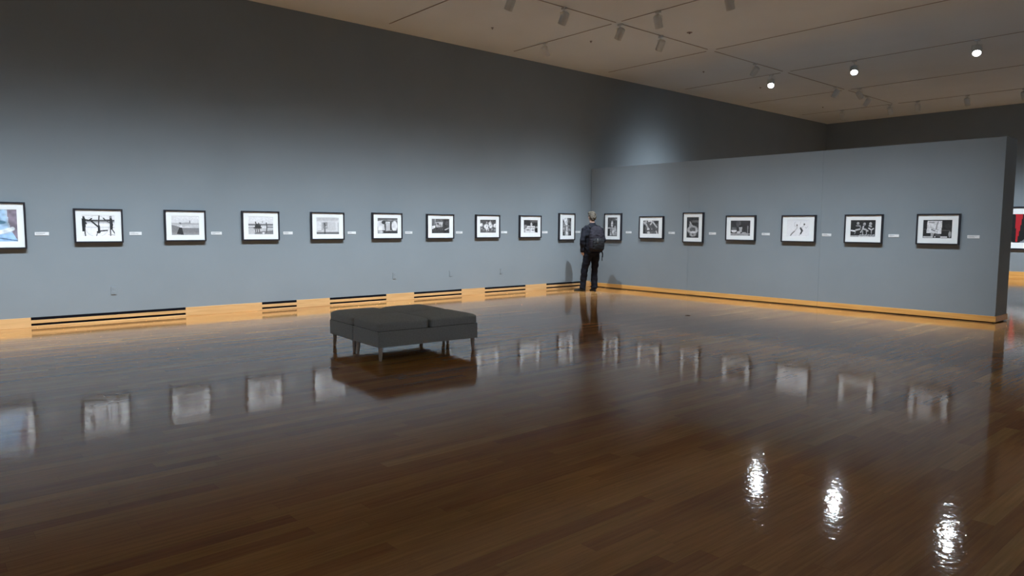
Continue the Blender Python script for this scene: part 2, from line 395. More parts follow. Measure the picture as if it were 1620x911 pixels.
spot_head(11.22, TY, (12.0, WY, 0.1), 'faint grey track lamp above the standing visitor, right of the crossing', P_LEFT, 20)
# washing the partition
spot_head(9.93, 10.50, (PX, 10.0, ZP), 'pale track lamp tilted to the right, lowest and nearest the long wall', P_PART, 16, hm=M_CAN_LIT)
spot_head(9.93, 7.72, (PX, 8.2, ZP), 'dark grey track lamp hanging upright on the cross track above the visitor', P_PART, 17)
spot_head(9.93, 6.35, (PX, 6.6, ZP), 'track lamp cut off by the top edge, right of the first crossing', P_PART, 17)
spot_head(9.93, 5.0, (PX, 5.2, ZP), 'track lamp outside the frame, over the dancing pair photograph', P_PART, 17)
spot_head(9.93, 3.7, (PX, 3.9, ZP), 'track lamp outside the frame, over the partition end', P_PART*0.8, 17)
# beyond the partition
spot_head(14.62, TY, (15.2, WY, 1.6), 'faint grey track lamp just left of the nearest glowing lamp', 950, 16)
spot_head(15.95, 9.00, (13.36, 7.6, 2.1), 'glowing track lamp, leftmost of the three bright discs', P_BACK, 30, drop=0.20, rad=0.078)
spot_head(15.95, 7.05, (13.36, 5.8, 2.1), 'glowing track lamp, middle one of the three bright discs', P_BACK, 30, drop=0.20, rad=0.078)
spot_head(15.95, 4.72, (13.36, 3.9, 2.1), 'glowing track lamp, rightmost and largest of the three bright discs', P_BACK, 30, drop=0.20, rad=0.080)
for (x, y, aim, lb, pw) in (
        (18.55, TY, (18.3, WY, -0.8), 'small grey track lamp beyond the glowing lamps, first on the long track', 1200),
        (19.15, 8.30, (BX, 8.3, 1.5), 'small grey track lamp beside the fifth track crossing', 0),
        (20.45, TY, (20.2, WY, -0.8), 'small grey track lamp nearly at the far end of the long track', 1200),
        (22.28, 10.15, (BX, 10.2, -1.0), 'small pale track lamp closest to the back corner of the ceiling', 600),
        (22.28, 8.75, (BX, 8.6, 1.4), 'small pale track lamp at the last track crossing', 0),
        (22.28, 8.0, (BX, 7.8, -1.0), 'small grey track lamp right of the last track crossing', 600),
        (22.28, 6.75, (BX, 6.4, 0.0), 'small grey track lamp above the gallery back wall, second from the right edge', 900),
        (22.28, 5.45, (BX, 5.2, 0.0), 'grey track lamp at the right edge of the photo near the back wall', 900)):
    spot_head(x, y, aim, lb, pw, 20, lit=pw > 0)
# added lamps out of view, behind and right of the camera, for ambient fill
k = 0
for (x, y, aim) in ((-4, 2, (X0, 2, 1.3)), (-4, 6, (X0, 6, 1.3)), (-4, -2, (X0, -2, 1.3)), (0.8, -5, (0.8, Y0, 1.3)), (3.85, -5, (3.9, Y0, 1.3)), (6.93, -5, (6.9, Y0, 1.3)), (9.93, -5, (9.9, Y0, 1.3)), (12.9, -5, (12.9, Y0, 1.3)), (15.95, -5, (15.9, Y0, 1.3)), (19.15, -5, (19.1, Y0, 1.3)), (22.28, -2, (BX, -2, 1.3)), (22.28, 2, (BX, 2, 1.3))):
    spot_head(x, y, aim, 'added track lamp out of view, lifts the ambient light of the gallery', P_FILL)

# ------------------------------------------------------------------ photographs: prints painted as tone grids
class Art:
    def __init__(s, w, h, base, n=84):
        s.nx = n if w >= h else int(n*w/h); s.ny = n if h > w else int(n*h/w)
        s.u, s.v = np.meshgrid((np.arange(s.nx)+.5)/s.nx, (np.arange(s.ny)+.5)/s.ny)
        s.a = np.ones((s.ny, s.nx, 3))*s.c(base); s.asp = w/h
    def c(s, v): return np.array(v if isinstance(v, (tuple, list)) else (v, v, v*1.04), float)
    def put(s, m, v): m = np.clip(m, 0, 1)[..., None]; s.a = s.a*(1-m)+s.c(v)*m; return s
    def E(s, cx, cy, rx, ry, v, soft=0.25, rot=0):
        du, dv = (s.u-cx)*s.asp, s.v-cy; c, k = math.cos(rot), math.sin(rot)
        x, y = du*c+dv*k, -du*k+dv*c; d = np.sqrt((x/(rx*s.asp))**2+(y/ry)**2)
        return s.put((1-d)/soft+0.5, v)
    def R(s, x0, y0, x1, y1, v, al=1.0):
        return s.put(((s.u > x0) & (s.u < x1) & (s.v > y0) & (s.v < y1))*al, v)
    def P(s, pts, v, al=1.0):
        m = np.zeros(s.u.shape, bool); n = len(pts)
        for i in range(n):
            (xa, ya), (xb, yb) = pts[i], pts[(i+1) % n]
            if ya == yb: continue
            t = (s.v-ya)/(yb-ya); m ^= ((ya > s.v) != (yb > s.v)) & (s.u < xa+t*(xb-xa))
        return s.put(m*al, v)
    def L(s, pts, wd, v, al=1.0):
        for (xa, ya), (xb, yb) in zip(pts, pts[1:]):
            ax, ay, bx, by = xa*s.asp, ya, xb*s.asp, yb; dx, dy = bx-ax, by-ay; q = dx*dx+dy*dy+1e-9
            t = np.clip(((s.u*s.asp-ax)*dx+(s.v-ay)*dy)/q, 0, 1)
            d = np.hypot(s.u*s.asp-ax-t*dx, s.v-ay-t*dy); s.put(((wd-d)/(0.012)+0.5)*al, v)
        return s
    def ring(s, cx, cy, r, wd, v):
        d = np.abs(np.hypot((s.u-cx)*s.asp, s.v-cy)-r); return s.put((wd-d)/0.012+0.5, v)
    def GV(s, y0, y1, a, b):
        t = np.clip((s.v-y0)/(y1-y0), 0, 1)[..., None]; m = ((s.v >= y0) & (s.v < y1))[..., None]
        s.a = np.where(m, s.c(a)*(1-t)+s.c(b)*t, s.a); return s
    def N(s, amp, f, seed=0):
        r = np.random.RandomState(seed); g = r.rand(int(f)+2, int(f*s.asp)+2)
        y = s.v*f; x = s.u*f*s.asp; x = np.minimum(x, g.shape[1]-1.001); iy, ix = y.astype(int), x.astype(int); fy, fx = y-iy, x-ix
        q = g[iy, ix]*(1-fy)*(1-fx)+g[iy+1, ix]*fy*(1-fx)+g[iy, ix+1]*(1-fy)*fx+g[iy+1, ix+1]*fy*fx
        s.a = np.clip(s.a*(1+amp*(q-0.5)[..., None]*2), 0.005, 0.92); return s

def a_blue(w, h):
    a = Art(w, h, (0.45, 0.55, 0.68))
    a.P([(0, 0), (.45, 0), (.4, .5), (0, .6)], (0.62, 0.66, 0.68)).E(.3, .14, .06, .05, (0.05, .12, .14)).E(.1, .62, .3, .08, (0.10, .08, .10))
    a.P([(.55, 0), (.8, 0), (.85, .6), (.5, .7)], (0.40, 0.58, 0.80)).E(.62, .1, .08, .1, (0.2, .3, .42)).E(.7, .4, .12, .06, (.12, .25, .36))
    a.P([(.84, 0), (1, 0), (1, .95), (.93, .8), (.86, .4)], (0.24, 0.20, 0.25)).L([(.45, .78), (.7, .72), (.92, .6)], .06, (.80, .86, .92))
    a.P([(.5, .85), (.92, .72), (1, 1), (.5, 1)], (.34, .53, .80)).L([(.4, .85), (.75, .9), (1, .98)], .012, (.03, .08, .18)).R(0, .88, .42, 1, (.25, .23, .26))
    return a.N(.35, 12, 1)
def a_wheel(w, h):
    a = Art(w, h, .84); a.GV(.2, .33, .60, .30).GV(.33, .42, .55, .78).R(0, .55, 1, .6, .66).R(.25, .12, 1, .20, .80)
    a.R(.05, .22, 1, .28, .09).L([(.1, .26), (.45, .25)], .02, .03)
    a.ring(.45, .52, .50, .006, .42)
    a.E(.06, .1, .035, .05, .03).P([(.0, .15), (.11, .13), (.12, .45), (.10, .78), (0.01, .76)], .02).L([(.07, .2), (.22, .25), (.30, .16)], .03, .02).L([(.08, .7), (.1, .98)], .025, .04).L([(.09, .3), (.14, .4)], .03, .03)
    a.L([(.29, .28), (.5, .56), (.5, .78)], .035, .02).L([(.53, .02), (.50, .5)], .028, .06).L([(.52, .5), (.53, .75), (.76, .72)], .03, .03).L([(.47, .8), (.43, .98)], .022, .2).E(.50, .80, .06, .06, .03)
    a.E(.88, .08, .04, .06, .22).P([(.85, .14), (.92, .14), (.95, .45), (.93, .68), (.84, .68), (.84, .4)], .03).L([(.87, .22), (.70, .22), (.66, .14)], .025, .03).L([(.84, .36), (.76, .28)], .02, .08)
    a.L([(.86, .66), (.86, .97)], .025, .05).L([(.91, .66), (1.0, .88)], .025, .05).L([(.8, .92), (1, .95)], .012, .2)
    return a.N(.08, 20, 2)
def a_dune(w, h):
    a = Art(w, h, .72); a.GV(0, .36, .76, .66).R(0, .36, 1, .47, .42).P([(.35, .36), (.62, .33), (.75, .4), (.35, .42)], .34).P([(0, .42), (.5, .45), (1, .44), (1, .6), (.4, .58), (.2, .5), (0, .46)], .50)
    a.P([(0, .46), (.15, .5), (.4, .62), (1, .62), (1, 1), (0, 1)], .22).GV(.86, 1, .26, .30).L([(.45, .58), (.6, .53), (1, .5)], .02, .6)
    a.R(.645, .24, .68, .36, .15).E(.32, .38, .03, .04, .1).E(.34, .55, .045, .07, .72).P([(.28, .6), (.37, .6), (.43, .98), (.18, .93)], .035).E(.31, .36, .045, .03, .2)
    return a.N(.12, 26, 3)
def a_cart(w, h):
    a = Art(w, h, .72); a.GV(0, .4, .78, .68).R(0, .4, 1, .5, .20).R(0, .5, 1, .58, .62).R(0, .58, .3, .66, .28).R(.72, .56, 1, .62, .16).R(0, .64, 1, 1, .52)
    a.P([(.55, .82), (1, .76), (1, 1), (.25, 1), (.25, .9)], .20).E(.6, .92, .05, .06, .7)
    a.P([(.3, .42), (.42, .38), (.5, .5), (.5, .68), (.26, .68), (.26, .52)], .04).L([(.22, .62), (.52, .62)], .03, .04).L([(.29, .3), (.32, .46)], .03, .04).L([(.41, .36), (.44, .5)], .028, .07)
    for x in (.27, .34, .42): a.L([(x, .66), (x+.03, .88)], .022, .04)
    a.E(.72, .36, .022, .045, .04).L([(.73, .42), (.74, .6), (.72, .88)], .032, .10).E(.57, .3, .02, .05, .3)
    return a.N(.12, 24, 4)
def a_pale(w, h):
    a = Art(w, h, .60); a.R(.02, .03, .98, .2, .50).P([(.02, .2), (.2, .3), (.2, .75), (.02, .88)], .68).P([(.82, .25), (.98, .15), (.98, .88), (.82, .78)], .66).R(.94, .3, .98, .88, .42)
    a.R(.2, .3, .84, .76, .54).R(.24, .3, .30, .76, .40).R(0, .88, 1, 1, .13).GV(.8, .88, .62, .40).E(.15, .8, .1, .04, .42)
    a.R(.3, .28, .49, .64, .28).E(.36, .38, .03, .05, .05).E(.38, .5, .035, .08, .10).E(.43, .55, .04, .05, .5).L([(.35, .62), (.36, .98)], .02, .05).L([(.40, .62), (.38, .95)], .016, .05).L([(.32, .64), (.48, .64)], .012, .06)
    return a.N(.1, 20, 5)
def a_room(w, h):
    a = Art(w, h, .10); a.GV(0, .2, .10, .16).P([(.0, .2), (.3, .15), (.36, .78), (.03, .82)], .68).E(.5, .3, .22, .06, .75).R(.42, .3, .64, .8, .52).E(.3, .28, .1, .12, .04)
    a.R(.62, .25, .70, .85, .05).E(.84, .52, .14, .34, .72).E(.14, .9, .13, .07, .55).R(.3, .82, 1, 1, .05).L([(.4, .82), (.7, .8)], .015, .45).R(.48, .1, 1, .18, .22)
    return a.N(.3, 7, 6)
def a_attic(w, h):
    a = Art(w, h, .05); a.R(.02, .02, .18, .45, .16).R(.18, .02, .22, .5, .48).P([(.02, .5), (.2, .45), (.2, .6), (.03, .72)], .78)
    a.P([(.24, .22), (.62, .18), (.60, .55), (.26, .6)], .55).R(.24, .04, .6, .2, .12).L([(.3, .28), (.56, .55)], .03, .22).E(.35, .35, .06, .05, .05)
    a.E(.85, .3, .1, .14, .09).P([(.72, .74), (.97, .6), (.98, .66), (.76, .80)], .55).GV(.78, 1, .05, .015).E(.5, .7, .15, .1, .07)
    return a.N(.5, 14, 7)
def a_group(w, h):
    a = Art(w, h, .10); a.GV(0, .25, .05, .10)
    for (x, y, r) in ((.08, .4, .10), (.38, .5, .14), (.66, .48, .13), (.95, .45, .12), (.62, .28, .09), (.45, .7, .10)): a.E(x, y, r, r*1.3, .72)
    a.E(.64, .18, .03, .12, .45).E(.42, .22, .05, .08, .3)
    for (x, y) in ((.22, .8), (.5, .85), (.72, .75), (.08, .7), (.9, .8), (.38, .9)): a.E(x, y, .08, .11, .16).E(x+.03, y-.04, .03, .04, .55)
    a.E(.42, .5, .03, .04, .25).E(.55, .55, .05, .05, .1)
    return a.N(.5, 16, 8)
def a_table(w, h):
    a = Art(w, h, .035); a.R(.45, 0, 1, .18, .10).E(.54, .36, .07, .16, .48).P([(.25, .46), (.8, .46), (.9, .98), (.05, .98), (.1, .6)], .68).R(.3, .56, .8, .64, .42).E(.3, .78, .14, .05, .22).E(.65, .80, .08, .05, .18)
    a.E(.12, .52, .12, .14, .22).E(.9, .8, .12, .2, .02).R(.0, .7, .12, 1, .40).E(.93, .56, .06, .08, .4).E(.54, .27, .03, .05, .6)
    return a.N(.3, 14, 9)
def a_street(w, h):
    a = Art(w, h, .70); a.P([(0, .1), (.25, .3), (.4, .42), (.4, 1), (0, 1)], .17).P([(.55, 0), (1, 0), (1, 1), (.6, 1), (.58, .5)], .14).P([(.02, .06), (.25, .28), (.08, .25)], .03)
    a.P([(.4, .45), (.58, .42), (.62, 1), (.35, 1)], .52).E(.5, .86, .12, .08, .82).E(.9, .12, .08, .1, .03).E(.78, .4, .08, .1, .04).L([(.2, .42), (.8, .45)], .02, .35).E(.75, .66, .1, .05, .35).E(.15, .6, .08, .06, .4).R(.05, .78, .2, 1, .02).R(.8, .75, 1, 1, .02)
    return a.N(.5, 22, 10)
def a_fountain(w, h):
    a = Art(w, h, .07); a.R(0, 0, 1, .2, .10).E(.46, .35, .10, .18, .58).R(.0, .53, .6, .58, .52).P([(.3, .58), (.85, .52), (.98, .95), (.25, .95)], .36).E(.78, .5, .09, .06, .45).E(.35, .87, .1, .06, .5).E(.9, .12, .08, .05, .35)
    a.R(.0, .62, .18, 1, .025).R(.86, .15, 1, .5, .04).L([(.4, .6), (.45, .9)], .03, .16).E(.6, .75, .12, .1, .5)
    return a.N(.5, 16, 11)
def a_crowd(w, h):
    a = Art(w, h, .10); a.P([(0, .1), (.22, .02), (.28, .12), (.08, .28)], .45).L([(.15, .2), (.35, .62)], .07, .42).E(.34, .64, .09, .08, .6).L([(.48, .3), (.58, .12)], .06, .55).L([(.62, .1), (.88, .5)], .055, .50).R(.32, 0, .55, .1, .7)
    a.E(.36, .9, .1, .09, .55).E(.57, .64, .03, .06, .4).P([(.5, .8), (.82, .78), (.85, 1), (.45, 1)], .15).L([(.84, .78), (.9, .98)], .04, .7).E(.85, .15, .12, .1, .04).R(0, .35, .12, 1, .035)
    return a.N(.4, 14, 12)
def a_hammock(w, h):
    a = Art(w, h, .05); a.R(.45, .15, 1, .26, .12).L([(.27, .24), (.42, .42), (.5, .45)], .035, .42).E(.3, .4, .09, .1, .34).E(.5, .62, .44, .20, .48).E(.5, .58, .24, .16, .12).P([(.1, .6), (.45, .4), (.6, .4), (.9, .62), (.6, .5), (.4, .5)], .40)
    a.E(.45, .41, .04, .03, .65).L([(.12, .66), (.5, .76), (.9, .66)], .03, .62).E(.52, .84, .28, .10, .36).E(.52, .72, .14, .05, .75).E(.52, .83, .08, .04, .12)
    return a.N(.3, 16, 13)
def a_still(w, h):
    a = Art(w, h, .035); a.E(.4, .2, .12, .25, .09).E(.18, .66, .14, .13, .75).R(.02, .4, .32, .62, .05).E(.18, .52, .13, .06, .14).E(.52, .5, .08, .12, .42).R(.45, .5, .58, .76, .40).E(.5, .38, .09, .06, .01).R(0, .84, 1, 1, .28).GV(.84, 1, .38, .22).E(.42, .78, .1, .08, .5).E(.7, .82, .12, .06, .35).R(.86, .35, .91, .85, .20).E(.96, .96, .05, .05, .03)
    return a.N(.25, 14, 14)
def a_pair(w, h):
    a = Art(w, h, .80)
    a.L([(.18, .93), (.25, .8), (.35, .68)], .035, .20).L([(.36, .66), (.45, .5), (.46, .35)], .03, .50).E(.45, .32, .03, .05, .10).L([(.45, .42), (.35, .38), (.33, .2)], .010, .45).L([(.33, .2), (.38, .12)], .01, .5)
    a.L([(.62, .5), (.68, .65)], .06, .05).L([(.68, .66), (.62, .83)], .045, .05).L([(.6, .86), (.56, .93)], .02, .45).E(.77, .27, .035, .06, .06).L([(.75, .36), (.66, .48)], .03, .62).L([(.8, .42), (.86, .5), (.92, .4)], .012, .45).L([(.58, .3), (.62, .1)], .010, .52).L([(.08, .05), (.92, .05)], .004, .62)
    return a.N(.03, 18, 15)
def a_three(w, h):
    a = Art(w, h, .022)
    for (x, y, s) in ((.30, .22, 1), (.56, .26, 1.05), (.80, .24, 1.1)):
        a.E(x, y-.02, .05*s, .08*s, .50).E(x, y+.0, .035, .05, .32)
    a.L([(.24, .34), (.38, .34), (.41, .45)], .035, .30).L([(.22, .6), (.38, .54)], .045, .55).L([(.04, .62), (.2, .66)], .04, .85).L([(.22, .62), (.18, .82)], .02, .35)
    a.L([(.52, .38), (.5, .52), (.62, .56), (.7, .64)], .045, .48).L([(.48, .58), (.42, .72)], .035, .5).L([(.5, .66), (.5, .88)], .022, .45).L([(.64, .64), (.66, .85)], .022, .45)
    a.L([(.76, .34), (.82, .38)], .05, .50).L([(.73, .48), (.84, .58), (.92, .5)], .035, .62).L([(.84, .6), (.84, .78)], .022, .4)
    for x in (.38, .48, .58, .7, .8, .9): a.L([(x, .88), (x+.06, .86)], .018, .6)
    a.R(0, .92, 1, .96, .45).R(.35, .95, 1, .98, .5)
    return a.N(.3, 18, 16)
def a_white(w, h):
    a = Art(w, h, .028); a.P([(.15, .06), (.66, .06), (.64, .76), (.13, .72)], .72).R(.2, .1, .4, .18, .35).L([(.52, .1), (.48, .3), (.46, .48)], .03, .32).L([(.27, .42), (.4, .5), (.54, .54)], .012, .2).L([(.30, .52), (.42, .6), (.50, .67)], .022, .06).L([(.44, .62), (.5, .72)], .03, .65)
    a.P([(.28, .7), (.4, .72), (.36, .95), (.28, .95)], .42).P([(.42, .72), (.62, .8), (.62, .95), (.44, .9)], .10).R(.02, .89, .36, .96, .62).R(.4, .89, .45, .95, .7).R(.62, .89, .84, .96, .72).E(.93, .78, .045, .16, .38).E(.86, .35, .1, .14, .045).R(.0, .50, .14, .53, .10).R(.66, .56, .95, .58, .12).R(0, .97, 1, 1, .01)
    return a.N(.25, 16, 17)
def a_far(w, h):
    a = Art(w, h, .012); u = .0
    a.P([(.160, 0), (.255, 0), (.195, 1), (.185, 1)], (.42, .016, .024)).P([(.215, 1), (.40, .70), (1, .70), (1, 1)], (.20, .22, .27)).P([(0, .80), (.16, 1), (0, 1)], .30)
    a.P([(.55, .1), (.75, .1), (.62, .6)], (.42, .016, .024))
    return a

def print_mesh(name, A, w, h, parent, z):
    """flat print, local x right, z up, facing -y"""
    nx, ny = A.nx, A.ny
    xs = np.linspace(-w/2, w/2, nx+1); zs = np.linspace(h/2, -h/2, ny+1)
    verts = [(x, z, zz) for zz in zs for x in xs]
    faces = [(j*(nx+1)+i, (j+1)*(nx+1)+i, (j+1)*(nx+1)+i+1, j*(nx+1)+i+1) for j in range(ny) for i in range(nx)]
    me = bpy.data.meshes.new(name); me.from_pydata(verts, [], faces)
    at = me.attributes.new('tone', 'FLOAT_COLOR', 'FACE')
    c = np.ones((nx*ny, 4), np.float32); c[:, :3] = A.a.reshape(-1, 3); at.data.foreach_set('color', c.ravel())
    me.materials.append(M_ART); o = bpy.data.objects.new(name, me); COL.objects.link(o); o.parent = parent
    return o

def picture(label, side, s0, s1, z0, z1, a0, a1, az0, az1, fn, grp, fwid=0.021, depth=0.056, name='framed_photograph', X=None):
    """side 'L': long wall, s = X.  side 'P': partition, s0 > s1 in Y"""
    W, H = abs(s1-s0), z1-z0; sc_ = (s0+s1)/2; zc = (z0+z1)/2
    if side == 'L': t = thing(name, label, 'picture', (sc_, WY, z0), 0, grp); ac = (a0+a1)/2-sc_
    elif side == 'P': t = thing(name, label, 'picture', (PX, sc_, z0), -PI/2, grp); ac = -((a0+a1)/2-sc_)
    else: t = thing(name, label, 'picture', (BX, sc_, z0), -PI/2, grp); ac = -((a0+a1)/2-sc_)
    aw, ah = abs(a1-a0), az1-az0; azc = (az0+az1)/2-z0
    bk = -0.0005; fr = -depth
    bm = bmesh.new()
    def ringprof(prof):
        R = []
        for ins, y in prof:
            x = W/2-ins; R.append([bm.verts.new(p) for p in ((-x, y, ins), (x, y, ins), (x, y, H-ins), (-x, y, H-ins))])
        for a, b in zip(R, R[1:]):
            for k in range(4): bm.faces.new((a[k], a[(k+1) % 4], b[(k+1) % 4], b[k]))
        for k in range(4): bm.faces.new((R[-1][k], R[-1][(k+1) % 4], R[0][(k+1) % 4], R[0][k]))
    ringprof([(0.001, bk), (0.0, bk-0.001), (0.0, fr+0.002), (0.002, fr), (fwid-0.002, fr), (fwid, fr+0.002), (fwid, bk)])
    bmesh.ops.recalc_face_normals(bm, faces=bm.faces)
    obj('frame', bm, M_FRAME, t)
    ym = fr+0.018
    bm = bmesh.new(); i0 = fwid
    outer = [(-W/2+i0, i0), (W/2-i0, i0), (W/2-i0, H-i0), (-W/2+i0, H-i0)]
    inner = [(ac-aw/2, azc-ah/2), (ac+aw/2, azc-ah/2), (ac+aw/2, azc+ah/2), (ac-aw/2, azc+ah/2)]
    inn2 = [(ac-aw/2+.003, azc-ah/2+.003), (ac+aw/2-.003, azc-ah/2+.003), (ac+aw/2-.003, azc+ah/2-.003), (ac-aw/2+.003, azc+ah/2-.003)]
    A_ = [bm.verts.new((x, ym, z)) for x, z in outer]; B_ = [bm.verts.new((x, ym, z)) for x, z in inner]; C_ = [bm.verts.new((x, ym+.003, z)) for x, z in inn2]; D_ = [bm.verts.new((x, ym+.003, z)) for x, z in outer]
    for k in range(4):
        for a, b in ((A_, B_), (B_, C_), (C_, D_), (D_, A_)): bm.faces.new((a[k], a[(k+1) % 4], b[(k+1) % 4], b[k]))
    bmesh.ops.recalc_face_normals(bm, faces=bm.faces)
    obj('mat_board', bm, M_MAT, t)
    o = print_mesh('print', fn(aw, ah), aw, ah, t, 0); o.location = (ac, ym+0.0035, azc)
    bm = bmesh.new(); box(bm, -W/2+i0, W/2-i0, -0.012, bk, i0, H-i0); obj('backing', bm, M_CARDB, t)
    bm = bmesh.new(); vs = [bm.verts.new(p) for p in ((-W/2+i0, fr+0.008, i0), (W/2-i0, fr+0.008, i0), (W/2-i0, fr+0.008, H-i0), (-W/2+i0, fr+0.008, H-i0))]; bm.faces.new(vs)
    obj('glass', bm, M_GLASS, t)
    return t
GL = 'framed photographs on the long grey wall'; GP = 'framed photographs on the partition wall'
picture('large framed colour photograph in blue tones, cut off by the left edge of the photo', 'L', 0.42, 1.327, 1.106, 1.746, 0.53, 1.23, 1.206, 1.645, a_blue, GL)
Ld = [
 ('black framed photograph of silhouetted figures holding a large hoop on white', (1.899, 2.528, 1.180, 1.676), (1.996, 2.421, 1.275, 1.581), a_wheel),
 ('black framed photograph of a dark-skirted figure seated on a grey field under pale sky', (3.104, 3.719, 1.190, 1.680), (3.205, 3.619, 1.287, 1.587), a_dune),
 ('black framed photograph of figures clustered on legs beside a lone standing one', (4.297, 4.932, 1.194, 1.687), (4.401, 4.828, 1.295, 1.593), a_cart),
 ('black framed pale photograph of a small figure before a window in a light room', (5.510, 6.155, 1.195, 1.690), (5.612, 6.054, 1.295, 1.596), a_pale),
 ('black framed photograph of a blurred room with glowing white shapes', (6.735, 7.391, 1.200, 1.700), (6.849, 7.290, 1.306, 1.603), a_room),
 ('black framed dark photograph with a bright slanted wedge at its lower left, above the benches', (7.964, 8.631, 1.198, 1.696), (8.083, 8.520, 1.309, 1.600), a_attic),
 ('black framed photograph of a crowded group in white, third from the corner', (9.203, 9.860, 1.203, 1.702), (9.319, 9.756, 1.318, 1.598), a_group),
 ('black framed photograph of a white draped table under a black top, second from the corner', (10.435, 11.092, 1.205, 1.706), (10.562, 10.987, 1.319, 1.604), a_table),
 ('tall black framed photograph of a bright narrow street, left of the standing visitor', (11.666, 12.195, 1.143, 1.775), (11.785, 12.073, 1.246, 1.668), a_street)]
for lb, f, a, fn in Ld: picture(lb, 'L', f[0], f[1], f[2], f[3], a[0], a[1], a[2], a[3], fn, GL)
Pd = [
 ('tall black framed photograph of a pale fountain-like shape, first on the partition beside the visitor', (11.350, 10.828, 1.145, 1.780), (11.251, 10.953, 1.240, 1.684), a_fountain),
 ('black framed photograph of pale diagonal limbs on dark, second on the partition', (10.297, 9.627, 1.202, 1.706), (10.191, 9.753, 1.308, 1.608), a_crowd),
 ('tall black framed photograph of a rounded pale form on black, third on the partition', (9.112, 8.601, 1.139, 1.776), (9.015, 8.712, 1.238, 1.677), a_hammock),
 ('black framed photograph of a white bowl and figure on a dark ground', (8.067, 7.407, 1.198, 1.704), (7.957, 7.518, 1.298, 1.602), a_still),
 ('black framed nearly white photograph with two small leaping figures', (6.860, 6.195, 1.194, 1.699), (6.753, 6.312, 1.298, 1.611), a_pair),
 ('black framed photograph of three seated figures on black', (5.669, 5.022, 1.199, 1.702), (5.565, 5.139, 1.308, 1.604), a_three),
 ('black framed photograph of a white square screen in a dark room, last on the partition', (4.488, 3.852, 1.201, 1.702), (4.391, 3.963, 1.305, 1.603), a_white)]
for lb, f, a, fn in Pd: picture(lb, 'P', f[0], f[1], f[2], f[3], a[0], a[1], a[2], a[3], fn, GP)
picture('framed print with a red wedge on black, on the far back wall', 'B', 6.60, 4.20, 0.862, 2.13, 6.42, 4.38, 1.069, 1.911, a_far, None, name='framed_print', fwid=0.045, depth=0.05)

# ------------------------------------------------------------------ caption cards beside the photographs
def card(side, s, z, lb, seed):
    loc, rz = ((s, WY, z), 0) if side == 'L' else ((PX, s, z), -PI/2)
    t = thing('caption_card', lb, 'label', loc, rz, 'small white caption cards beside the photographs')
    bm = bmesh.new(); box(bm, -0.084, 0.084, -0.005, -0.0003, -0.024, 0.024, bev=0.001, seg=1); obj('card', bm, M_PAPER, t)
    r = random.Random(seed); bm = bmesh.new()
    for k, z_ in enumerate((0.012, 0.002, -0.008)):
        box(bm, -0.072, -0.072+r.uniform(0.05, 0.125), -0.0056, -0.0049, z_-0.002, z_+0.002)
    obj('printed_lines', bm, M_INK, t)
CL = [(1.512, 'blue-toned photograph at the left edge'), (2.704, 'hoop photograph'), (3.895, 'seated skirted figure photograph'), (5.101, 'clustered figures photograph'), (6.326, 'pale room photograph'), (7.562, 'blurred white shapes photograph'), (8.793, 'dark slanted wedge photograph'), (10.015, 'crowded white group photograph'), (11.245, 'white draped table photograph'), (12.336, 'tall street photograph')]
for i, (s, lb) in enumerate(CL): card('L', s, 1.313+0.002*i if i < 9 else 1.336, 'small white caption card to the right of the '+lb, i)
for i, (s, lb) in enumerate([(10.632, 'tall fountain-like photograph'), (9.423, 'diagonal limbs photograph'), (8.396, 'rounded pale form photograph'), (7.199, 'white bowl photograph'), (6.000, 'two leaping figures photograph'), (4.850, 'three seated figures photograph'), (3.669, 'white screen photograph')]):
    card('P', s, 1.336, 'small white caption card to the right of the '+lb, 40+i)

# ------------------------------------------------------------------ painted outlets
for x, z, lb in ((2.378, 0.465, 'grey painted wall outlet below the hoop photograph'), (7.231, 0.487, 'grey painted wall outlet below the blurred white shapes photograph'), (8.575, 0.480, 'grey painted wall outlet below the dark slanted wedge photograph'), (9.94, 0.480, 'grey painted wall outlet below the gap after the crowded group photograph')):
    t = thing('wall_outlet', lb, 'outlet', (x, WY, z), 0, 'outlets low on the long wall')
    bm = bmesh.new(); box(bm, -0.037, 0.037, -0.010, -0.0003, -0.060, 0.060, bev=0.003); obj('cover_plate', bm, M_WALL, t)
    for dz in (-0.027, 0.027):
        bm = bmesh.new(); box(bm, -0.017, 0.017, -0.0125, -0.009, dz-0.014, dz+0.014, bev=0.002)
        for sx in (-0.006, 0.006): box(bm, sx-0.0012, sx+0.0012, -0.0130, -0.0122, dz-0.002, dz+0.007, mi=1)
        obj('socket', bm, [M_WALL, M_WALL], t)
t = thing('floor_socket', 'small dark metal socket cover set in the floor before the partition', 'outlet', (9.825, 6.885, 0))
bm = bmesh.new(); tube(bm, [(0, 0, 0.0003), (0, 0, 0.004), (0, 0, 0.005)], [0.045, 0.045, 0.040], 24); obj('rim', bm, M_SPRK, t)
bm = bmesh.new(); box(bm, -0.02, 0.02, -0.012, 0.012, 0.0045, 0.0065, bev=0.001, seg=1); obj('lid', bm, M_BLACKREC, t)

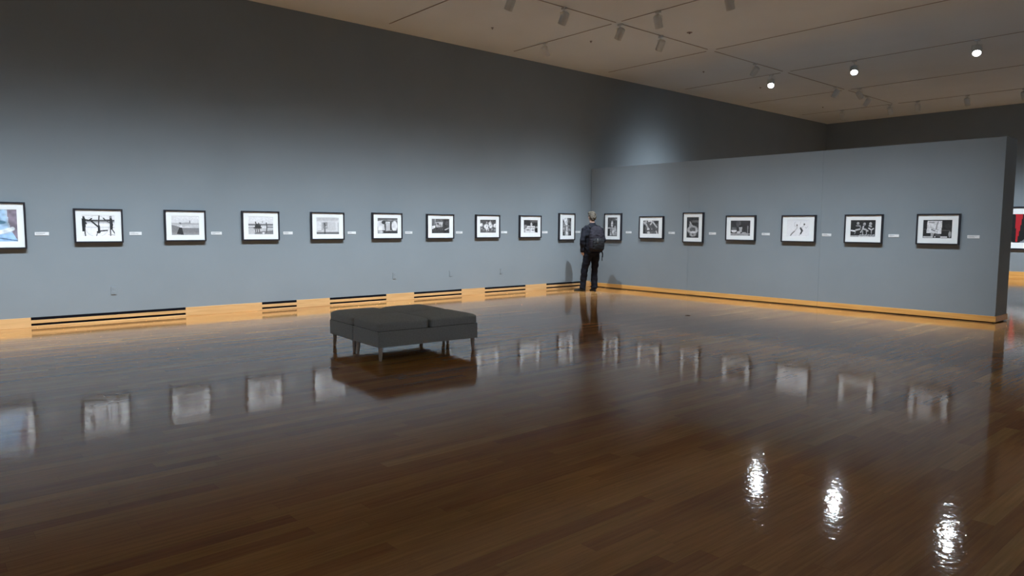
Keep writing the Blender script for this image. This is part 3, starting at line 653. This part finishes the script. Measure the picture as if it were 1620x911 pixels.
# ------------------------------------------------------------------ the two upholstered benches, side by side
OT = 0.640; OR = -0.062
ob = Vector((3.80, 6.555, 0))
uy = Vector((-math.sin(OR), math.cos(OR), 0))
def cushion(cx, cy, S):
    bm = bmesh.new(); R = []; m_ = 64
    prof = [(0.006, 0.3235), (0.001, 0.326), (0.0, 0.331), (-0.001, 0.360), (-0.001, 0.392), (0.002, 0.408), (0.009, 0.414), (0.020, 0.422), (0.040, 0.431), (0.075, 0.439), (0.13, 0.448), (0.20, 0.455), (0.28, 0.459)]
    for ins, z in prof:
        h_ = S/2-ins; rr = min(0.035, h_*0.5)
        L = []
        for k in range(m_):
            th = 2*PI*(k+0.5)/m_; c, s = math.cos(th), math.sin(th); f = h_/max(abs(c), abs(s))
            ax, ay = abs(c*f), abs(s*f); q = h_-rr
            if ax > q and ay > q:
                dx, dy = ax-q, ay-q; dl = math.hypot(dx, dy) or 1; g = min(dl, rr)/dl; ax, ay = q+dx*g, q+dy*g
            L.append(bm.verts.new((cx+math.copysign(ax, c), cy+math.copysign(ay, s), z)))
        R.append(L)
    for a, b in zip(R, R[1:]):
        for k in range(m_): bm.faces.new((a[k], a[(k+1) % m_], b[(k+1) % m_], b[k]))
    bm.faces.new(R[0][::-1]); bm.faces.new(R[-1])
    return bm
def bench(j, label):
    t = thing('upholstered_bench', label, 'bench', ob+uy*(j*(OT+0.014)), OR, 'pair of upholstered benches pushed together')
    L = 2*OT+0.002; S = OT-0.002
    bm = bmesh.new(); box(bm, 0, L, 0, S, 0.150, 0.321, bev=0.007, seg=3); obj('upholstered_base', bm, M_UPH, t)
    bm = bmesh.new(); box(bm, 0.006, L-0.006, 0.006, S-0.006, 0.3205, 0.3245); obj('seam', bm, M_PIPE, t)
    for i in (0, 1):
        obj('cushion', cushion((S-0.006)/2+i*(L-S+0.006), S/2, S-0.006), M_UPH, t, smooth=True)
    for a in (0.045, L-0.045):
        for b in (0.045, S-0.045):
            bm = bmesh.new(); sx = 0.006*(1 if a < 0.5 else -1); sy = 0.006*(1 if b < 0.3 else -1)
            tube(bm, [(a, b, 0.153), (a-sx*0.4, b-sy*0.4, 0.06), (a-sx, b-sy, 0.004), (a-sx, b-sy, 0.0)], [0.025, 0.021, 0.0165, 0.015], 18)
            obj('leg', bm, M_LEG, t, smooth=True)
bench(0, 'charcoal upholstered bench nearer the viewer, front one of the pushed-together pair')
bench(1, 'charcoal upholstered bench nearer the long wall, rear one of the pushed-together pair')

# ------------------------------------------------------------------ the visitor
PL = (11.79, 10.86, 0); PR = math.radians(-22)
pr = thing('person', 'person seen from behind in dark jacket and trousers, standing in the corner looking at photographs', 'person', PL, PR)
JL = dict(sh=(-0.185, 0.0, 1.445), el=(-0.262, -0.03, 1.165), wr=(-0.222, 0.055, 0.915))
JR = dict(sh=(0.185, 0.0, 1.445), el=(0.262, -0.03, 1.165), wr=(0.218, 0.07, 0.920))
AL, AR = (-0.165, 0.13, 0.085), (0.10, 0.085, 0.085)
KL, KR = (-0.135, 0.10, 0.50), (0.098, 0.07, 0.50)
HL, HR = (-0.085, 0.02, 0.90), (0.092, 0.02, 0.90)
# body: one continuous surface
bm = bmesh.new()
loft(bm, [(0, 0.02, 0.82, .08, .06), (0, 0.02, 0.87, .145, .09), (0, 0.01, 0.95, .155, .10), (0, 0.01, 1.07, .14, .10), (0, 0.01, 1.22, .155, .11), (0, 0.0, 1.36, .17, .11), (0, 0.0, 1.43, .140, .080), (0, 0.0, 1.475, .085, .062), (0, 0.01, 1.52, .055, .058)])
tube(bm, [(0, 0.0, 1.46), (0, 0.015, 1.54), (0, 0.03, 1.62)], [(.062, .062), (.055, .058), (.055, .06)], 18)
ball(bm, (0, 0.035, 1.69), (.074, .093, .105), 28)               # cranium
ball(bm, (0, 0.062, 1.62), (.055, .062, .065), 20)               # jaw
ball(bm, (0, 0.128, 1.655), (.012, .020, .022), 12)              # nose
ball(bm, (0, 0.110, 1.610), (.024, .012, .008), 12)              # lips
for s in (-1, 1):
    ball(bm, (s*0.076, 0.03, 1.665), (.010, .018, .030), 12)       # ears
    ball(bm, (s*0.030, 0.112, 1.683), (.014, .010, .009), 12)      # eyes
def arm(J, s):
    sh, el, wr = Vector(J['sh']), Vector(J['el']), Vector(J['wr'])
    tube(bm, [Vector((sh.x*.6, 0, sh.z-.02)), Vector((sh.x*1.0, 0, sh.z-.06)), sh.lerp(el, .4), el, el.lerp(wr, .35), wr], [.040, .042, .042, .037, .036, .026], 16)
    d = (wr-el).normalized(); out = Vector((s, 0, 0)); fwd_ = Vector((0, 1, 0))
    pc = wr+Vector((-s*0.022, 0.004, -0.048))
    tube(bm, [wr, pc, pc+Vector((-s*0.016, 0.006, -0.045))], [(.024, .020), (.017, .040), (.014, .040)], 16)
    for k, (yy, ln_) in enumerate(((0.036, .068), (0.013, .078), (-0.011, .072), (-0.033, .055))):
        a = pc+Vector((-s*0.012, yy+0.004, -0.035)); b = a+Vector((-s*0.014, 0.006, -ln_*0.55)); c = b+Vector((-s*0.022, 0.010, -ln_*0.5))
        tube(bm, [a, b, c], [.0095, .0088, .0075], 10)
    a = wr+Vector((-s*0.002, 0.030, -0.025)); tube(bm, [a, a+Vector((-s*0.012, 0.032, -0.030)), a+Vector((-s*0.018, 0.036, -0.062))], [.012, .0105, .009], 10)
arm(JL, -1); arm(JR, 1)
for H_, K_, A_ in ((HL, KL, AL), (HR, KR, AR)):
    tube(bm, [H_, Vector(H_).lerp(Vector(K_), .5), K_, Vector(K_).lerp(Vector(A_), .35), A_], [.076, .068, .050, .050, .034], 18)
    tube(bm, [A_, (A_[0], A_[1]+.03, .045), (A_[0], A_[1]+.09, .03)], [.036, .034, .02], 14)
remesh('body', bm, M_SKIN, 0.006, pr, 3)
# hair: short cap, full on the crown, cut at the nape
bm = bmesh.new()
ball(bm, (0, 0.022, 1.712), (.083, .098, .092), 28)
ball(bm, (0, -0.012, 1.672), (.073, .074, .075), 24)
ball(bm, (-0.02, 0.075, 1.765), (.058, .045, .038), 18)
ball(bm, (0.015, 0.045, 1.775), (.060, .055, .032), 18)
for s in (-1, 1): ball(bm, (s*0.062, 0.055, 1.70), (.018, .03, .045), 14)
# cut a face opening: keep volumes behind the brow
h = remesh('hair', bm, M_HAIR, 0.006, pr, 2, wrinkle=(0.012, 38))
# trousers
bm = bmesh.new()
loft(bm, [(0.0, 0.012, 0.785, .08, .085), (0.0, 0.012, 0.82, .135, .112), (0, 0.012, 0.87, .174, .126), (0, 0.01, 0.95, .176, .125), (0, 0.01, 1.04, .160, .115)])
for H_, K_, A_, s in ((HL, KL, AL, -1), (HR, KR, AR, 1)):
    hip = Vector((H_[0], H_[1], 0.88)); k_ = Vector(K_); an = Vector((A_[0], A_[1]-0.005, 0.05))
    tube(bm, [hip, hip.lerp(k_, .35), hip.lerp(k_, .7), k_, k_.lerp(an, .35), k_.lerp(an, .7), k_.lerp(an, .93), an],
         [(.098, .105), (.096, .102), (.082, .090), (.074, .082), (.073, .083), (.069, .080), (.070, .084), (.068, .082)], 22)
remesh('trousers', bm, M_TROUS, 0.010, pr, 4, wrinkle=(0.012, 9))
# jacket
bm = bmesh.new()
loft(bm, [(0, 0.01, 0.855, .185, .135), (0, 0.01, 0.90, .190, .140), (0, 0.01, 1.02, .178, .130), (0, 0.01, 1.16, .180, .132), (0, 0.0, 1.30, .196, .134), (0, 0.0, 1.39, .196, .122), (0, 0.0, 1.445, .165, .100), (0, 0.0, 1.49, .105, .080), (0, 0.008, 1.535, .068, .070)])
for J in (JL, JR):
    sh, el, wr = Vector(J['sh']), Vector(J['el']), Vector(J['wr'])
    s_in = Vector((sh.x*0.55, 0, sh.z+0.005)); mid = Vector((sh.x*0.86, 0, sh.z-0.004))
    tube(bm, [s_in, mid, Vector((sh.x*1.08, 0, sh.z-0.045)), sh.lerp(el, .38), sh.lerp(el, .75), el, el.lerp(wr, .4), wr+Vector((-.004*(1 if wr.x > 0 else -1), 0, -.030))], [.050, .058, .064, .064, .059, .057, .053, .044], 20)
remesh('jacket', bm, M_JACKET, 0.010, pr, 4, wrinkle=(0.014, 8))
bm = bmesh.new(); tube(bm, [(0, 0.006, 1.505), (0, 0.008, 1.525), (0, 0.010, 1.548), (0, 0.01, 1.545), (0, 0.008, 1.52)], [(.074, .076), (.072, .074), (.066, .070), (.060, .064), (.060, .062)], 24, cap=False); obj('collar', bm, M_JACKET, pr, smooth=True)
# shoes
for A_, dr in ((AL, Vector((-0.62, 0.78, 0))), (AR, Vector((0.10, 0.995, 0)))):
    bm = bmesh.new(); a = Vector((A_[0], A_[1], 0)); h0 = a-dr*0.075
    side = Vector((dr.y, -dr.x, 0))
    prof = [(0.0, .020, .050), (0.03, .034, .075), (0.08, .038, .095), (0.13, .040, .075), (0.18, .046, .056), (0.23, .047, .046), (0.265, .036, .036), (0.285, .014, .024)]
    R = []
    for t_, wd, hh in prof:
        c = h0+dr*t_; L = []
        for k in range(16):
            th = 2*PI*k/16; sx = math.cos(th)*wd; sz = math.sin(th)
            z = 0.014+max(0, sz)*(hh-0.014) if sz > 0 else 0.014+sz*0.013
            L.append(bm.verts.new(c+side*sx+Vector((0, 0, z))))
        R.append(L)
    for p, q in zip(R, R[1:]):
        for k in range(16): bm.faces.new((p[k], p[(k+1) % 16], q[(k+1) % 16], q[k]))
    bm.faces.new(R[0][::-1]); bm.faces.new(R[-1]); bmesh.ops.recalc_face_normals(bm, faces=bm.faces)
    sh_ = obj('shoe', bm, M_SHOE, pr, smooth=True)
    bm = bmesh.new(); R = []
    for t_, wd, hh in prof:
        c = h0+dr*(t_*1.01-0.001); R.append([bm.verts.new(c+side*(wd+.003)*s+Vector((0, 0, z))) for s, z in ((-1, 0.0), (1, 0.0), (1, .013), (-1, .013))])
    for p, q in zip(R, R[1:]):
        for k in range(4): bm.faces.new((p[k], p[(k+1) % 4], q[(k+1) % 4], q[k]))
    bm.faces.new(R[0][::-1]); bm.faces.new(R[-1]); bmesh.ops.recalc_face_normals(bm, faces=bm.faces)
    obj('sole', bm, M_PACKD, sh_)

# backpack worn on the back
bp_ = thing('backpack', 'dark grey backpack with a black front pocket, worn on the visitor\'s back', 'backpack', PL, PR)
bm = bmesh.new()
loft(bm, [(0.005, -0.20, 0.915, .10, .055, .7), (0.005, -0.205, 0.93, .150, .085, .7), (0.005, -0.21, 1.00, .172, .100, .7), (0.005, -0.21, 1.15, .176, .100, .7), (0.005, -0.205, 1.28, .170, .092, .75), (0.005, -0.19, 1.38, .150, .075, .8), (0.005, -0.17, 1.445, .112, .055, .9), (0.005, -0.155, 1.475, .05, .03, 1)])
remesh('bag_body', bm, M_PACK, 0.009, bp_, 5, wrinkle=(0.010, 14))
bm = bmesh.new()
loft(bm, [(0.01, -0.285, 0.935, .09, .03, .7), (0.01, -0.295, 0.96, .135, .045, .7), (0.01, -0.30, 1.06, .142, .05, .7), (0.01, -0.295, 1.16, .135, .045, .75), (0.01, -0.28, 1.21, .09, .03, .8)])
remesh('front_pocket', bm, M_PACKD, 0.009, bp_, 5, wrinkle=(0.008, 16))
for s in (-1, 1):
    bm = bmesh.new()
    pts = [(s*.085, -.10, 1.43), (s*.098, -.03, 1.487), (s*.108, .04, 1.478), (s*.115, .115, 1.40), (s*.12, .150, 1.25), (s*.14, .145, 1.12), (s*.185, .06, 1.03), (s*.19, -.06, .985), (s*.155, -.14, .965)]
    tube(bm, pts, [(.030, .008)]*4+[(.026, .007)]*2+[(.014, .004)]*3, 10); obj('shoulder_strap', bm, M_PACKD, bp_, smooth=True)
bm = bmesh.new(); tube(bm, [(-.03, -.135, 1.455), (-.022, -.145, 1.488), (0.005, -.148, 1.497), (.032, -.145, 1.488), (.04, -.135, 1.455)], .007, 8); obj('carry_loop', bm, M_PACKD, bp_, smooth=True)
bm = bmesh.new(); tube(bm, [(-.03, -.338, 1.20), (-.034, -.352, 1.15), (-.036, -.354, 1.09)], .005, 8); obj('zip_pull', bm, M_PULL, bp_, smooth=True)
for x, z in ((.165, .78), (.15, .70)):
    bm = bmesh.new(); tube(bm, [(.150, -.16, .95), (x+.02, -.165, .86), (x+.02, -.16, z)], [(.009, .002)]*3, 8); obj('hanging_strap', bm, M_PACKD, bp_)
